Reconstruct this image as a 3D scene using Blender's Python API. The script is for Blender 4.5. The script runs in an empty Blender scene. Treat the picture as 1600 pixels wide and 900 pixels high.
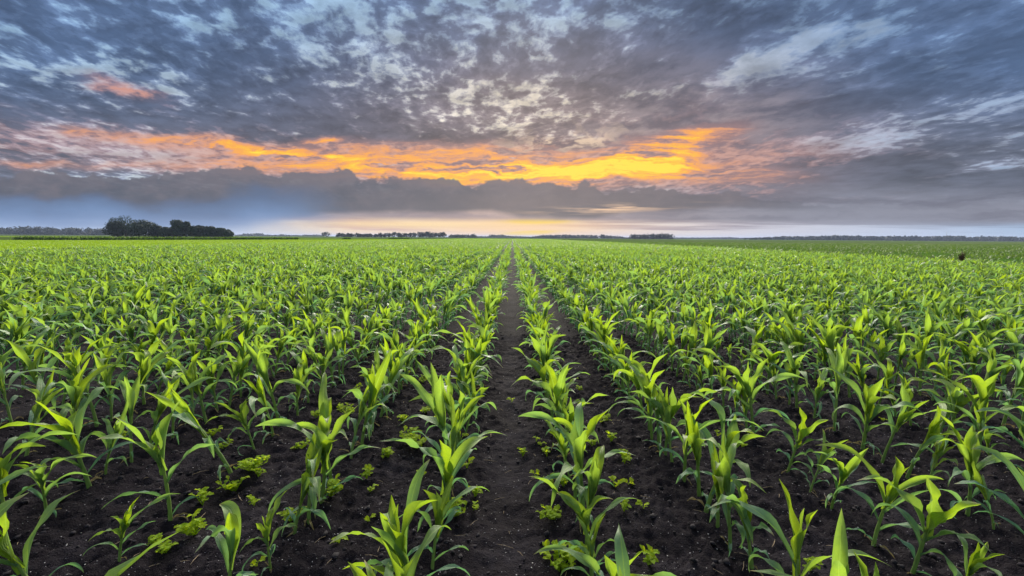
import bpy, bmesh, math, random
import numpy as np
from mathutils import Vector, Matrix

R = math.radians
scene = bpy.context.scene
C = scene.collection
random.seed(7)
rng = np.random.default_rng(11)
BUILD = True

# ------------------------------------------------------------------ camera
CAM_H, F, PITCH, ROLL = 1.58, 711.1, R(6.34), R(0.40)
cam_d = bpy.data.cameras.new("camera")
cam = bpy.data.objects.new("camera", cam_d)
C.objects.link(cam)
cam_d.lens, cam_d.sensor_width = 16.0, 36.0
cam_d.clip_start, cam_d.clip_end = 0.05, 30000
cam_m = Matrix.Translation((0, 0, CAM_H)) @ Matrix.Rotation(R(90) - PITCH, 4, 'X') @ Matrix.Rotation(ROLL, 4, 'Z')
cam.matrix_world = cam_m
scene.camera = cam
M3 = cam_m.to_3x3()


def ray(x, y):
    """World direction of a point of the photograph (1600 x 900)."""
    return (M3 @ Vector(((x - 800) / F, (450 - y) / F, -1.0))).normalized()


def hit(x, y, z=0.0):
    d = ray(x, y)
    k = (z - CAM_H) / d.z
    return d.x * k, d.y * k


def UV(x, y):
    d = ray(x, y)
    return d.x / d.y, d.z / d.y


# ------------------------------------------------------------------ colour
def lin(r, g, b):
    return tuple(((c / 255) / 12.92 if c / 255 <= 0.04045 else ((c / 255 + 0.055) / 1.055) ** 2.4) for c in (r, g, b))


EXPOSURE = 1.25
SKY_STRENGTH = 0.1
SKY_SCALE = 1.0 / (SKY_STRENGTH * 2 ** EXPOSURE)

vs = scene.view_settings
vs.view_transform = 'Standard'
vs.look = 'None'
vs.exposure = EXPOSURE
vs.gamma = 1
vs.use_curve_mapping = False


# ------------------------------------------------------------------ node helper
class NG:
    def __init__(s, tree):
        s.t = tree
        s.n = tree.nodes
        s.l = tree.links

    def new(s, kind, **kw):
        n = s.n.new(kind)
        for k, v in kw.items():
            setattr(n, k, v)
        return n

    def put(s, sock, v):
        if v is None:
            return
        if hasattr(v, 'is_linked') or isinstance(v, bpy.types.NodeSocket):
            s.l.new(v, sock)
        else:
            if sock.type == 'RGBA' and len(v) == 3:
                v = (*v, 1)
            sock.default_value = v

    def m(s, op, a, b=None, c=None, clamp=False):
        n = s.new('ShaderNodeMath', operation=op, use_clamp=clamp)
        for i, v in enumerate((a, b, c)):
            s.put(n.inputs[i], v)
        return n.outputs[0]

    def add(s, a, b): return s.m('ADD', a, b)
    def sub(s, a, b): return s.m('SUBTRACT', a, b)
    def mul(s, a, b): return s.m('MULTIPLY', a, b)
    def div(s, a, b): return s.m('DIVIDE', a, b)
    def mx(s, a, b): return s.m('MAXIMUM', a, b)
    def mn(s, a, b): return s.m('MINIMUM', a, b)

    def step(s, v, a, b):
        """smoothstep from 0 at a to 1 at b (a may exceed b)"""
        n = s.new('ShaderNodeMapRange', interpolation_type='SMOOTHSTEP')
        s.put(n.inputs['Value'], v)
        if not hasattr(a, 'is_linked') and not hasattr(b, 'is_linked') and a > b:
            n.inputs['From Min'].default_value, n.inputs['From Max'].default_value = b, a
            n.inputs['To Min'].default_value, n.inputs['To Max'].default_value = 1, 0
        else:
            s.put(n.inputs['From Min'], a)
            s.put(n.inputs['From Max'], b)
        return n.outputs['Result']

    def lin_map(s, v, a, b, c, d):
        n = s.new('ShaderNodeMapRange')
        s.put(n.inputs['Value'], v)
        for k, q in zip(('From Min', 'From Max', 'To Min', 'To Max'), (a, b, c, d)):
            s.put(n.inputs[k], q)
        return n.outputs['Result']

    def mix(s, f, a, b):
        n = s.new('ShaderNodeMix', data_type='RGBA')
        s.put(n.inputs['Factor'], f)
        s.put(n.inputs['A'], a)
        s.put(n.inputs['B'], b)
        return n.outputs['Result']

    def ramp(s, v, stops, interp='LINEAR'):
        n = s.new('ShaderNodeValToRGB')
        n.color_ramp.interpolation = interp
        e = n.color_ramp.elements
        while len(e) < len(stops):
            e.new(0.5)
        for k, (p, c) in enumerate(stops):
            e[k].position = p
            e[k].color = (*c, 1)
        s.put(n.inputs[0], v)
        return n.outputs[0]

    def xyz(s, x, y, z=0.0):
        n = s.new('ShaderNodeCombineXYZ')
        for i, v in enumerate((x, y, z)):
            s.put(n.inputs[i], v)
        return n.outputs[0]

    def noise(s, vec, scale=1.0, detail=5.0, rough=0.55, dist=0.0, lac=2.0, out='Fac', dim='3D'):
        n = s.new('ShaderNodeTexNoise', noise_dimensions=dim)
        s.put(n.inputs['Vector'], vec)
        n.inputs['Scale'].default_value = scale
        n.inputs['Detail'].default_value = detail
        n.inputs['Roughness'].default_value = rough
        n.inputs['Distortion'].default_value = dist
        n.inputs['Lacunarity'].default_value = lac
        return n.outputs[out]


# ------------------------------------------------------------------ sky (in the world: cloud layers over a Nishita sky)
SUN_EL, SUN_AZ = R(24), R(2)


def build_sky():
    w = bpy.data.worlds.new("World")
    scene.world = w
    w.cycles.sampling_method = 'MANUAL'
    w.cycles.sample_map_resolution = 512
    w.use_nodes = True
    w.node_tree.nodes.clear()
    g = NG(w.node_tree)
    tc = g.new('ShaderNodeTexCoord').outputs['Generated']
    sp = g.new('ShaderNodeSeparateXYZ')
    g.l.new(tc, sp.inputs[0])
    x, y, z = sp.outputs
    yc = g.mx(y, 0.22)
    U = g.div(x, yc)
    V = g.div(z, yc)

    def S(*c):
        return lin(*c)

    # --- warped direction coordinates for banks and glows
    uvv = g.xyz(g.mul(U, 3.0), g.mul(V, 9.0), 0.3)
    wn = g.new('ShaderNodeSeparateColor')
    g.l.new(g.noise(uvv, 1.6, 5, 0.6, out='Color'), wn.inputs[0])
    wu = g.sub(wn.outputs[0], 0.5)
    wv = g.sub(wn.outputs[1], 0.5)
    Uw = g.add(U, g.mul(wu, 0.22))
    Vw = g.add(V, g.mul(wv, 0.07))

    def G(px, py, sx, sy, tilt=0.0, amp=1.0, uu=None, vv=None):
        u0, v0 = UV(px, py)
        su, sv = sx / F, sy / F
        du = g.sub(uu or Uw, u0)
        dv = g.sub(vv or Vw, v0)
        if tilt:  # positive: rises to the right
            dv = g.sub(dv, g.mul(du, tilt))
        a = g.m('POWER', g.m('ABSOLUTE', g.mul(du, 1 / su)), 2.0)
        b = g.m('POWER', g.m('ABSOLUTE', g.mul(dv, 1 / sv)), 2.0)
        e = g.m('EXPONENT', g.mul(g.add(a, b), -1.0))
        return g.mul(e, amp) if amp != 1.0 else e

    def Vp(py, px=800):
        return UV(px, py)[1]

    def Up(px):
        return UV(px, 300)[0]

    # --- high cloud sheet, seen in perspective
    zz = g.add(g.mx(z, 0.0), 0.14)
    Px = g.div(x, zz)
    Py = g.div(y, zz)
    P = g.xyz(Px, Py, 0.0)
    wc = g.new('ShaderNodeSeparateColor')
    g.l.new(g.noise(P, 1.7, 4, 0.6, out='Color'), wc.inputs[0])
    Wx = g.add(Px, g.mul(g.sub(wc.outputs[0], 0.5), 0.12))
    Wy = g.add(Py, g.mul(g.sub(wc.outputs[1], 0.5), 0.20))
    n_fine = g.noise(g.xyz(g.add(g.mul(Wx, 8.6), g.mul(Wy, 1.2)), g.mul(Wy, 6.2), 3.1), 1.0, 7, 0.64)
    n_cell = g.noise(g.xyz(g.add(g.mul(Wx, 19.0), g.mul(Wy, 2.0)), g.mul(Wy, 14.0), 8.1), 1.0, 3, 0.5)
    n_mid = g.noise(g.xyz(g.add(g.mul(Wx, 2.3), g.mul(Wy, 0.2)), g.mul(Wy, 1.5), 7.7), 1.0, 5, 0.55)
    n_big = g.noise(g.xyz(g.mul(Wx, 0.9), g.mul(Wy, 0.45), 1.2), 1.0, 3, 0.5)
    right = g.step(Uw, Up(880), Up(1250))
    fine_w = g.lin_map(right, 0, 1, 0.74, 0.52)
    dens = g.add(g.mul(n_fine, fine_w), g.mul(n_mid, g.sub(0.95, fine_w)))
    dens = g.add(dens, g.mul(g.sub(n_big, 0.5), 0.30))
    dens = g.add(dens, g.mul(g.sub(n_cell, 0.5), g.lin_map(right, 0, 1, 0.34, 0.22)))
    s_fine = g.noise(g.xyz(g.add(g.mul(Wx, 8.6), g.mul(Wy, 1.2)), g.add(g.mul(Wy, 6.2), 0.42), 3.1), 1.0, 5, 0.58)
    s_mid = g.noise(g.xyz(g.add(g.mul(Wx, 2.3), g.mul(Wy, 0.2)), g.add(g.mul(Wy, 1.5), 0.40), 7.7), 1.0, 5, 0.55)
    relief = g.add(g.mul(g.sub(n_fine, s_fine), g.lin_map(right, 0, 1, 1.1, 0.6)), g.mul(g.sub(n_mid, s_mid), g.lin_map(right, 0, 1, 0.9, 1.5)))
    broad = g.noise(g.xyz(g.add(g.mul(Wx, 3.4), g.mul(Wy, 1.0)), g.mul(Wy, 4.2), 12.0), 1.0, 5, 0.55)
    relief = g.add(relief, g.mul(g.sub(broad, 0.5), 0.9))
    # where the sheet is thicker or thinner
    bias = g.add(g.mul(right, 0.025), 0.012)
    for (px, py, sx, sy, t, a) in (
            (60, 120, 330, 95, -0.25, -0.075), (640, 190, 220, 40, -0.15, -0.04), (850, 165, 150, 45, 0, -0.085),
            (1270, 65, 190, 13, 0.38, -0.085), (1180, 100, 90, 40, 0.4, -0.09), (1480, 175, 220, 14, 0.25, -0.02),
            (1520, 165, 120, 10, 0.25, -0.03), (1330, 225, 90, 9, 0.15, -0.05), (1420, 205, 140, 9, 0.15, -0.03), (1560, 256, 70, 8, 0, -0.12), (560, 60, 200, 70, -0.4, -0.02),
            (1130, 60, 130, 45, 0.3, 0.09), (1420, 105, 230, 40, 0.3, 0.08), (940, 120, 200, 50, 0.2, 0.06),
            (1230, 175, 190, 28, 0.12, 0.09), (330, 190, 420, 28, -0.08, 0.10), (200, 60, 330, 40, -0.35, 0.06),
            (470, 150, 170, 40, -0.3, 0.07), (720, 90, 130, 60, -0.3, 0.06), (1350, 270, 330, 38, 0.0, 0.12),
            (700, 205, 110, 20, -0.1, 0.10), (980, 215, 160, 18, 0.1, 0.06)):
        bias = g.add(bias, G(px, py, sx, sy, t, a))
    d = g.add(dens, bias)
    dd = g.lin_map(d, 0.365, 0.56, 0.0, 1.0)
    # colours: gap, thin veil, body, thick belly
    centre = G(860, 190, 330, 110)
    gap = g.mix(g.step(V, Vp(230), Vp(40)), S(198, 210, 222), S(150, 184, 216))
    gap = g.mix(g.mul(right, 0.8), gap, S(136, 158, 190))
    gap = g.mix(centre, gap, S(236, 222, 202))
    veil = g.mix(g.step(V, Vp(230), Vp(60)), S(146, 156, 178), S(116, 144, 182))
    veil = g.mix(centre, veil, S(186, 176, 170))
    body = g.mix(g.step(V, Vp(260), Vp(90)), S(104, 110, 130), S(84, 106, 142))
    body = g.mix(centre, body, S(132, 118, 120))
    belly = g.mix(g.step(V, Vp(260), Vp(90)), S(86, 92, 110), S(68, 88, 120))
    belly = g.mix(centre, belly, S(106, 94, 98))
    col = g.mix(g.step(dd, 0.0, 0.36), gap, veil)
    col = g.mix(g.step(dd, 0.28, 0.62), col, body)
    col = g.mix(g.step(dd, 0.60, 1.05), col, belly)
    shade = g.m('MINIMUM', g.m('MAXIMUM', g.add(1.0, g.mul(relief, 1.15)), 0.66), 1.45)
    shn = g.new('ShaderNodeVectorMath', operation='SCALE')
    g.l.new(col, shn.inputs[0])
    g.l.new(shade, shn.inputs['Scale'])
    col = shn.outputs[0]
    mauve = G(1090, 200, 170, 75, 0.1)
    col = g.mix(g.mul(mauve, 0.45), col, g.mix(g.step(relief, -0.15, 0.25), S(118, 110, 122), S(190, 172, 172)))
    # pinkish light caught on the left and right of the glow
    pink = g.add(G(160, 222, 340, 30, -0.05, 0.46), G(1120, 250, 190, 55, 0, 0.6))
    pink = g.add(pink, G(200, 143, 45, 9, -0.25, 1.0))
    pink = g.mn(g.add(pink, G(1190, 300, 120, 26, 0.0, 0.35)), 1.0)
    col = g.mix(g.mul(pink, g.step(dd, 1.25, 0.35)), col, S(208, 150, 136))

    # --- the glow: streaky lit layer above the bank
    st = g.noise(g.xyz(g.add(g.mul(Uw, 2.6), g.mul(V, -3.0)), g.mul(Vw, 30.0), 5.0), 1.0, 7, 0.62)
    st2 = g.noise(g.xyz(g.mul(g.sub(Uw, g.mul(V, 1.6)), 9.0), g.mul(V, 11.0), 2.0), 1.0, 6, 0.6)
    glow = None
    for (px, py, sx, sy, t, a) in (
            (815, 263, 85, 12, 0.0, 1.25), (860, 262, 210, 22, 0.0, 0.70), (860, 238, 300, 30, 0.0, 0.30), (640, 268, 200, 18, -0.02, 0.70), (450, 238, 120, 9, -0.10, 0.95), (480, 246, 150, 18, -0.08, 0.45),
            (290, 226, 130, 11, -0.08, 0.55), (150, 208, 90, 9, -0.06, 0.36), (30, 256, 120, 9, -0.05, 0.38),
            (360, 262, 220, 16, 0.0, 0.42), (960, 258, 70, 14, 0.2, 0.7), (1010, 250, 120, 28, 0.25, 0.75), (1075, 224, 60, 16, 0.45, 0.6),
            (1120, 274, 120, 15, 0.0, 0.62), (1065, 243, 90, 24, 0.5, 0.42), (1150, 255, 60, 10, 0.3, 0.3), (510, 223, 26, 6, -0.1, 0.8), (700, 240, 120, 14, -0.05, 0.6)):
        q = G(px, py, sx, sy, t, a)
        glow = q if glow is None else g.add(glow, q)
    tex = g.add(g.mul(st, 0.75), g.mul(st2, 0.5))
    st3 = g.noise(g.xyz(g.add(g.mul(Uw, 7.0), g.mul(V, -8.0)), g.mul(Vw, 95.0), 2.5), 1.0, 5, 0.6)
    gl = g.mul(glow, g.lin_map(g.add(tex, g.mul(g.sub(st3, 0.5), 0.75)), 0.44, 0.82, 0.0, 1.2))
    gcol = g.ramp(g.mul(gl, 0.72), [(0.0, S(190, 140, 128)), (0.28, S(228, 158, 124)), (0.50, S(250, 168, 78)),
                                     (0.76, S(255, 192, 48)), (1.0, S(255, 226, 60))])
    col = g.mix(g.mul(g.step(glow, 0.05, 0.55), 0.72), col, g.mix(g.step(dd, 0.3, 1.1), S(214, 164, 146), S(150, 118, 120)))
    col = g.mix(g.step(gl, 0.12, 0.72), col, gcol)
    # pale torn rim just above the glow
    rim = g.mul(G(880, 218, 90, 13, 0.1), g.step(g.noise(g.xyz(g.mul(Uw, 16), g.mul(Vw, 34), 0), 1, 6, 0.6), 0.46, 0.60))
    col = g.mix(g.mul(rim, 0.85), col, S(244, 214, 182))

    # --- low grey air to the right, under the sheet
    lowr = g.mul(g.step(V, Vp(268), Vp(325)), g.step(U, Up(900), Up(1320)))
    lown = g.noise(g.xyz(g.mul(U, 2.0), g.mul(Vw, 26.0), 9.0), 1.0, 5, 0.55)
    lcol = g.mix(g.step(lown, 0.40, 0.62), S(132, 134, 150), S(104, 104, 120))
    lcol = g.mix(g.mul(G(760, 335, 260, 60), 0.75), lcol, g.mix(g.step(lown, 0.38, 0.62), S(204, 172, 158), S(158, 138, 142)))
    lowr = g.mx(lowr, g.step(V, Vp(296), Vp(322)))
    col = g.mix(g.mul(lowr, 0.96), col, lcol)

    # --- strip of open sky at the horizon
    strip_n = g.noise(g.xyz(g.mul(U, 2.4), g.mul(V, 70.0), 4.0), 1.0, 5, 0.6)
    sU = g.lin_map(U, Up(-100), Up(1700), 0.0, 1.0)
    warmth = g.ramp(sU, [(0.0, S(150, 178, 214)), (0.25, S(205, 208, 214)), (0.36, S(250, 218, 176)), (0.5, S(248, 214, 176)),
                         (0.60, S(232, 214, 200)), (0.72, S(204, 202, 212)), (0.86, S(182, 196, 220)), (1.0, S(140, 172, 206))])
    haze = g.ramp(sU, [(0.0, S(120, 146, 184)), (0.25, S(170, 165, 175)), (0.36, S(214, 172, 150)), (0.5, S(200, 160, 146)),
                       (0.60, S(176, 152, 152)), (0.72, S(150, 146, 160)), (0.86, S(140, 148, 168)), (1.0, S(112, 134, 162))])
    strip = g.mix(g.step(g.add(strip_n, g.mul(g.sub(V, Vp(350)), 6.0)), 0.42, 0.60), warmth, haze)
    yel = g.add(G(842, 345, 42, 4, 0.02, 1.0, U, V), G(826, 364, 34, 2.6, 0.05, 1.2, U, V))
    yel = g.mul(yel, g.lin_map(strip_n, 0.3, 0.6, 3.0, 1.6))
    strip = g.mix(g.mn(G(815, 356, 130, 16, 0.0, 0.8, U, V), 1.0), strip, S(252, 206, 150))
    strip = g.mix(g.mn(yel, 1.0), strip, S(255, 212, 40))
    strip = g.mix(G(650, 351, 150, 4.5, 0.0, 0.9, U, V), strip, S(255, 222, 160))
    col = g.mix(g.step(V, Vp(338), Vp(350)), col, strip)

    # --- the dark bank
    bn = g.noise(g.xyz(g.mul(U, 7.0), g.mul(V, 12.0), 0.5), 1.0, 6, 0.55)
    bn2 = g.noise(g.xyz(g.mul(U, 22.0), g.mul(V, 30.0), 1.5), 1.0, 4, 0.55)
    top = g.ramp(g.lin_map(U, Up(0), Up(1600), 0, 1), [(0.0, (.52,) * 3), (0.14, (.56,) * 3), (0.235, (.66,) * 3), (0.30, (.54,) * 3),
                 (0.42, (.52,) * 3), (0.48, (.34,) * 3), (0.55, (.30,) * 3), (0.64, (.26,) * 3), (0.76, (.10,) * 3), (0.83, (0.0,) * 3)])
    # 0..1 -> py 310..250
    vt = g.add(Vp(309), g.mul(top, Vp(249) - Vp(309)))
    vt = g.add(vt, g.add(g.mul(g.sub(bn, 0.5), 0.085), g.mul(g.sub(bn2, 0.5), 0.06)))
    bot = g.ramp(g.lin_map(U, Up(0), Up(1600), 0, 1), [(0.0, (.5,) * 3), (0.25, (.40,) * 3), (0.335, (.26,) * 3), (0.42, (.22,) * 3), (0.48, (.16,) * 3),
                 (0.51, (.42,) * 3), (0.58, (.42,) * 3), (0.62, (.12,) * 3), (0.72, (0.0,) * 3), (0.85, (0.0,) * 3)])
    # 0..1 -> py 322..362
    vb = g.add(Vp(323), g.mul(bot, Vp(364) - Vp(323)))
    vb = g.add(vb, g.mul(g.sub(bn, 0.5), 0.020))
    inb = g.mul(g.step(g.sub(vt, V), -0.002, 0.007), g.step(g.sub(V, vb), -0.007, 0.007))
    fade = g.step(U, Up(1420), Up(1080))
    inb = g.mul(inb, g.lin_map(fade, 0, 1, 0.0, 1.0))
    bcol = g.mix(g.step(g.add(g.mul(bn, 0.6), g.add(g.mul(bn2, 0.4), g.mul(g.sub(V, Vp(300)), 2.5))), 0.36, 0.66), S(74, 78, 94), S(108, 102, 112))
    bcol = g.mix(g.mul(G(940, 315, 240, 30), 0.5), bcol, S(124, 108, 108))
    col = g.mix(g.mul(inb, 0.95), col, bcol)
    # torn light gaps in the lower edge
    lg = g.mul(G(955, 326, 95, 6, 0.05, 1.0, U, V), g.step(g.noise(g.xyz(g.mul(U, 7.0), g.mul(V, 120.0), 3.3), 1.0, 5, 0.6), 0.44, 0.62))
    col = g.mix(lg, col, S(236, 196, 160))

    # --- blue rain veil under the bank on the left
    rn = g.noise(g.xyz(g.mul(U, 4.2), g.mul(V, 11.0), 6.5), 1.0, 5, 0.5)
    rtop = g.ramp(g.lin_map(U, Up(0), Up(600), 0, 1), [(0.0, (.62,) * 3), (0.2, (.55,) * 3), (0.38, (.70,) * 3), (0.55, (.86,) * 3),
                  (0.70, (.66,) * 3), (0.86, (.62,) * 3), (0.92, (.20,) * 3), (1.0, (0.0,) * 3)])
    vr = g.add(Vp(352), g.mul(rtop, Vp(277) - Vp(352)))
    vr = g.add(vr, g.mul(g.sub(rn, 0.5), 0.20))
    ragged = g.step(g.add(U, g.mul(g.sub(rn, 0.5), 0.34)), Up(600), Up(440))
    under = g.ramp(g.lin_map(U, Up(300), Up(560), 0, 1), [(0.0, (.0,) * 3), (0.3, (.12,) * 3), (0.62, (.38,) * 3), (0.80, (.45,) * 3), (1.0, (1.,) * 3)])
    vu = g.add(Vp(372), g.mul(under, Vp(340) - Vp(372)))
    inr = g.mul(g.step(g.sub(vr, V), -0.008, 0.035), g.mul(ragged, g.step(g.sub(V, g.add(vu, g.mul(g.sub(rn, 0.5), 0.05))), -0.022, 0.030)))
    rcol = g.ramp(g.lin_map(g.add(V, g.mul(g.sub(rn, 0.5), -0.10)), Vp(368), Vp(290), 0, 1),
                  [(0.0, S(130, 160, 204)), (0.35, S(100, 132, 178)), (0.65, S(82, 104, 142)), (1.0, S(80, 88, 110))])
    col = g.mix(g.mul(inr, 0.93), col, rcol)

    # --- overhead and behind: the unseen sheet thins to blue-white, brightened as added fill light
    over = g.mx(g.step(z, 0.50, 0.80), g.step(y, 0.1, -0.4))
    over_fill_c = g.mix(g.step(dens, 0.40, 0.58), S(226, 238, 250), S(158, 172, 198))
    col = g.mix(g.mul(over, g.step(z, 0.02, 0.3)), col, over_fill_c)
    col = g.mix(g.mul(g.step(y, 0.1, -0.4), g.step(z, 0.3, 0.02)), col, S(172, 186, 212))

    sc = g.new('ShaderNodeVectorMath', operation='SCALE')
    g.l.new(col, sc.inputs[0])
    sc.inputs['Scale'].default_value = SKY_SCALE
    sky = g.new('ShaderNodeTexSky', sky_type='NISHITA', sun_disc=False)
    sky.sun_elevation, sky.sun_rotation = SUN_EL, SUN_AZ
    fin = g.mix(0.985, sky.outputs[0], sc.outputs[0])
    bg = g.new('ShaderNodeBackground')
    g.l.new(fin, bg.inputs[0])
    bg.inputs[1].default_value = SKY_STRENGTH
    out = g.new('ShaderNodeOutputWorld')
    g.l.new(bg.outputs[0], out.inputs[0])


build_sky()

sun_d = bpy.data.lights.new("sun", 'SUN')
sun_d.energy = 4.6
sun_d.color = (1.0, 0.92, 0.78)
sun_d.angle = R(40)
sun = bpy.data.objects.new("sun", sun_d)
C.objects.link(sun)
sdir = Vector((math.sin(SUN_AZ) * math.cos(SUN_EL), math.cos(SUN_AZ) * math.cos(SUN_EL), math.sin(SUN_EL)))
sun.rotation_euler = sdir.to_track_quat('Z', 'Y').to_euler()
sun.location = (0, 30, 20)


# ================================================================== helpers for geometry
def tag(o, label=None, category=None, group=None, kind=None):
    for k, v in (("label", label), ("category", category), ("group", group), ("kind", kind)):
        if v:
            o[k] = v
    return o


def mesh_obj(name, verts, faces, mat, parent=None, smooth=True, uv=None, tint=None, link=True):
    """faces: (n,4) or (n,3) int array. uv: per-vertex (n,2). tint: per-vertex float."""
    me = bpy.data.meshes.new(name)
    verts = np.ascontiguousarray(verts, dtype=np.float32)
    faces = np.ascontiguousarray(faces, dtype=np.int32)
    nv, nf, k = len(verts), len(faces), faces.shape[1]
    me.vertices.add(nv)
    me.vertices.foreach_set("co", verts.ravel())
    me.loops.add(nf * k)
    me.loops.foreach_set("vertex_index", faces.ravel())
    me.polygons.add(nf)
    me.polygons.foreach_set("loop_start", np.arange(0, nf * k, k, dtype=np.int32))
    if smooth:
        me.polygons.foreach_set("use_smooth", np.ones(nf, dtype=bool))
    if uv is not None:
        a = me.attributes.new("leafuv", 'FLOAT_VECTOR', 'POINT')
        u3 = np.zeros((nv, 3), np.float32)
        u3[:, :2] = uv
        a.data.foreach_set("vector", u3.ravel())
    if tint is not None:
        a = me.attributes.new("tint", 'FLOAT', 'POINT')
        a.data.foreach_set("value", np.ascontiguousarray(tint, dtype=np.float32))
    me.update(calc_edges=True)
    me.materials.append(mat)
    o = bpy.data.objects.new(name, me)
    if link:
        C.objects.link(o)
    if parent is not None:
        o.parent = parent
    return o


def new_mat(name):
    m = bpy.data.materials.new(name)
    m.use_nodes = True
    m.node_tree.nodes.clear()
    g = NG(m.node_tree)
    out = g.new('ShaderNodeOutputMaterial')
    return m, g, out


def principled(g, col, rough, spec=0.5, normal=None):
    b = g.new('ShaderNodeBsdfPrincipled')
    g.put(b.inputs['Base Color'], col)
    g.put(b.inputs['Roughness'], rough)
    b.inputs['Specular IOR Level'].default_value = spec
    if normal is not None:
        g.l.new(normal, b.inputs['Normal'])
    return b


def attr(g, name, out='Fac'):
    n = g.new('ShaderNodeAttribute')
    n.attribute_name = name
    return n.outputs[out]


def bump(g, h, strength, dist):
    n = g.new('ShaderNodeBump')
    n.inputs['Strength'].default_value = strength
    n.inputs['Distance'].default_value = dist
    g.l.new(h, n.inputs['Height'])
    return n.outputs[0]


def leaf_material(name, young, old, t_young, t_old, tip=True, rough=0.52, trans=0.45, spec=0.45):
    m, g, out = new_mat(name)
    t = attr(g, "tint")
    uvn = g.new('ShaderNodeSeparateXYZ')
    g.l.new(attr(g, "leafuv", 'Vector'), uvn.inputs[0])
    u, v, _ = uvn.outputs
    geo = g.new('ShaderNodeNewGeometry').outputs['Position']
    nz = g.noise(geo, 14.0, 4, 0.6)
    ng = g.noise(geo, 90.0, 3, 0.6)
    info = g.new('ShaderNodeObjectInfo').outputs['Random']
    tt = g.add(t, g.add(g.mul(g.sub(nz, 0.5), 0.5), g.mul(g.sub(info, 0.5), 0.25)))
    tt = g.m('MULTIPLY', tt, 1.0, clamp=True)
    base = g.mix(tt, young, old)
    tr = g.mix(tt, t_young, t_old)
    # veins: parallel fine lines, a pale midrib
    fine = g.m('SINE', g.mul(u, 34.0))
    rib = g.step(g.m('ABSOLUTE', u), 0.12, 0.02)
    base = g.mix(g.mul(rib, 0.75), base, lin(150, 190, 90))
    base = g.mix(g.lin_map(fine, -1, 1, 0.0, 0.10), base, (0.02, 0.05, 0.01))
    tr = g.mix(g.mul(rib, 0.35), tr, lin(170, 200, 90))
    base = g.mix(g.mul(g.step(ng, 0.40, 0.70), 0.35), base, g.mix(0.5, base, (0.16, 0.20, 0.10)))
    tr = g.mix(g.mul(g.step(ng, 0.55, 0.38), 0.30), tr, g.mix(0.6, tr, (0.10, 0.26, 0.02)))
    if tip:
        f = g.mul(g.step(v, 0.86, 0.98), g.step(nz, 0.42, 0.58))
        base = g.mix(g.mul(f, 0.8), base, (0.30, 0.20, 0.09))
    b = principled(g, base, g.lin_map(nz, 0.3, 0.7, rough - 0.08, rough + 0.14), spec,
                   bump(g, g.add(g.mul(fine, 0.3), g.add(nz, g.mul(rib, -0.8))), 0.55, 0.004))
    tb = g.new('ShaderNodeBsdfTranslucent')
    g.put(tb.inputs[0], tr)
    mx = g.new('ShaderNodeMixShader')
    mx.inputs[0].default_value = trans
    g.l.new(b.outputs[0], mx.inputs[1])
    g.l.new(tb.outputs[0], mx.inputs[2])
    g.l.new(mx.outputs[0], out.inputs[0])
    return m


CORN = leaf_material("corn_leaf", (0.145, 0.225, 0.012), (0.100, 0.240, 0.165), (0.37, 0.53, 0.010), (0.14, 0.34, 0.12))
DRY = leaf_material("withered_leaf", (0.24, 0.19, 0.10), (0.2, 0.15, 0.08), (0.3, 0.22, 0.1), (0.2, 0.15, 0.08), tip=False, rough=0.8, trans=0.25, spec=0.1)
STALK = leaf_material("corn_stalk", (0.20, 0.30, 0.055), (0.13, 0.24, 0.08), (0.32, 0.46, 0.04), (0.18, 0.36, 0.07), tip=False, trans=0.3)
WEED = leaf_material("weed_leaf", (0.30, 0.42, 0.008), (0.19, 0.33, 0.010), (0.62, 0.74, 0.01), (0.48, 0.62, 0.015), tip=False, rough=0.6, spec=0.12, trans=0.5)


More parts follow.
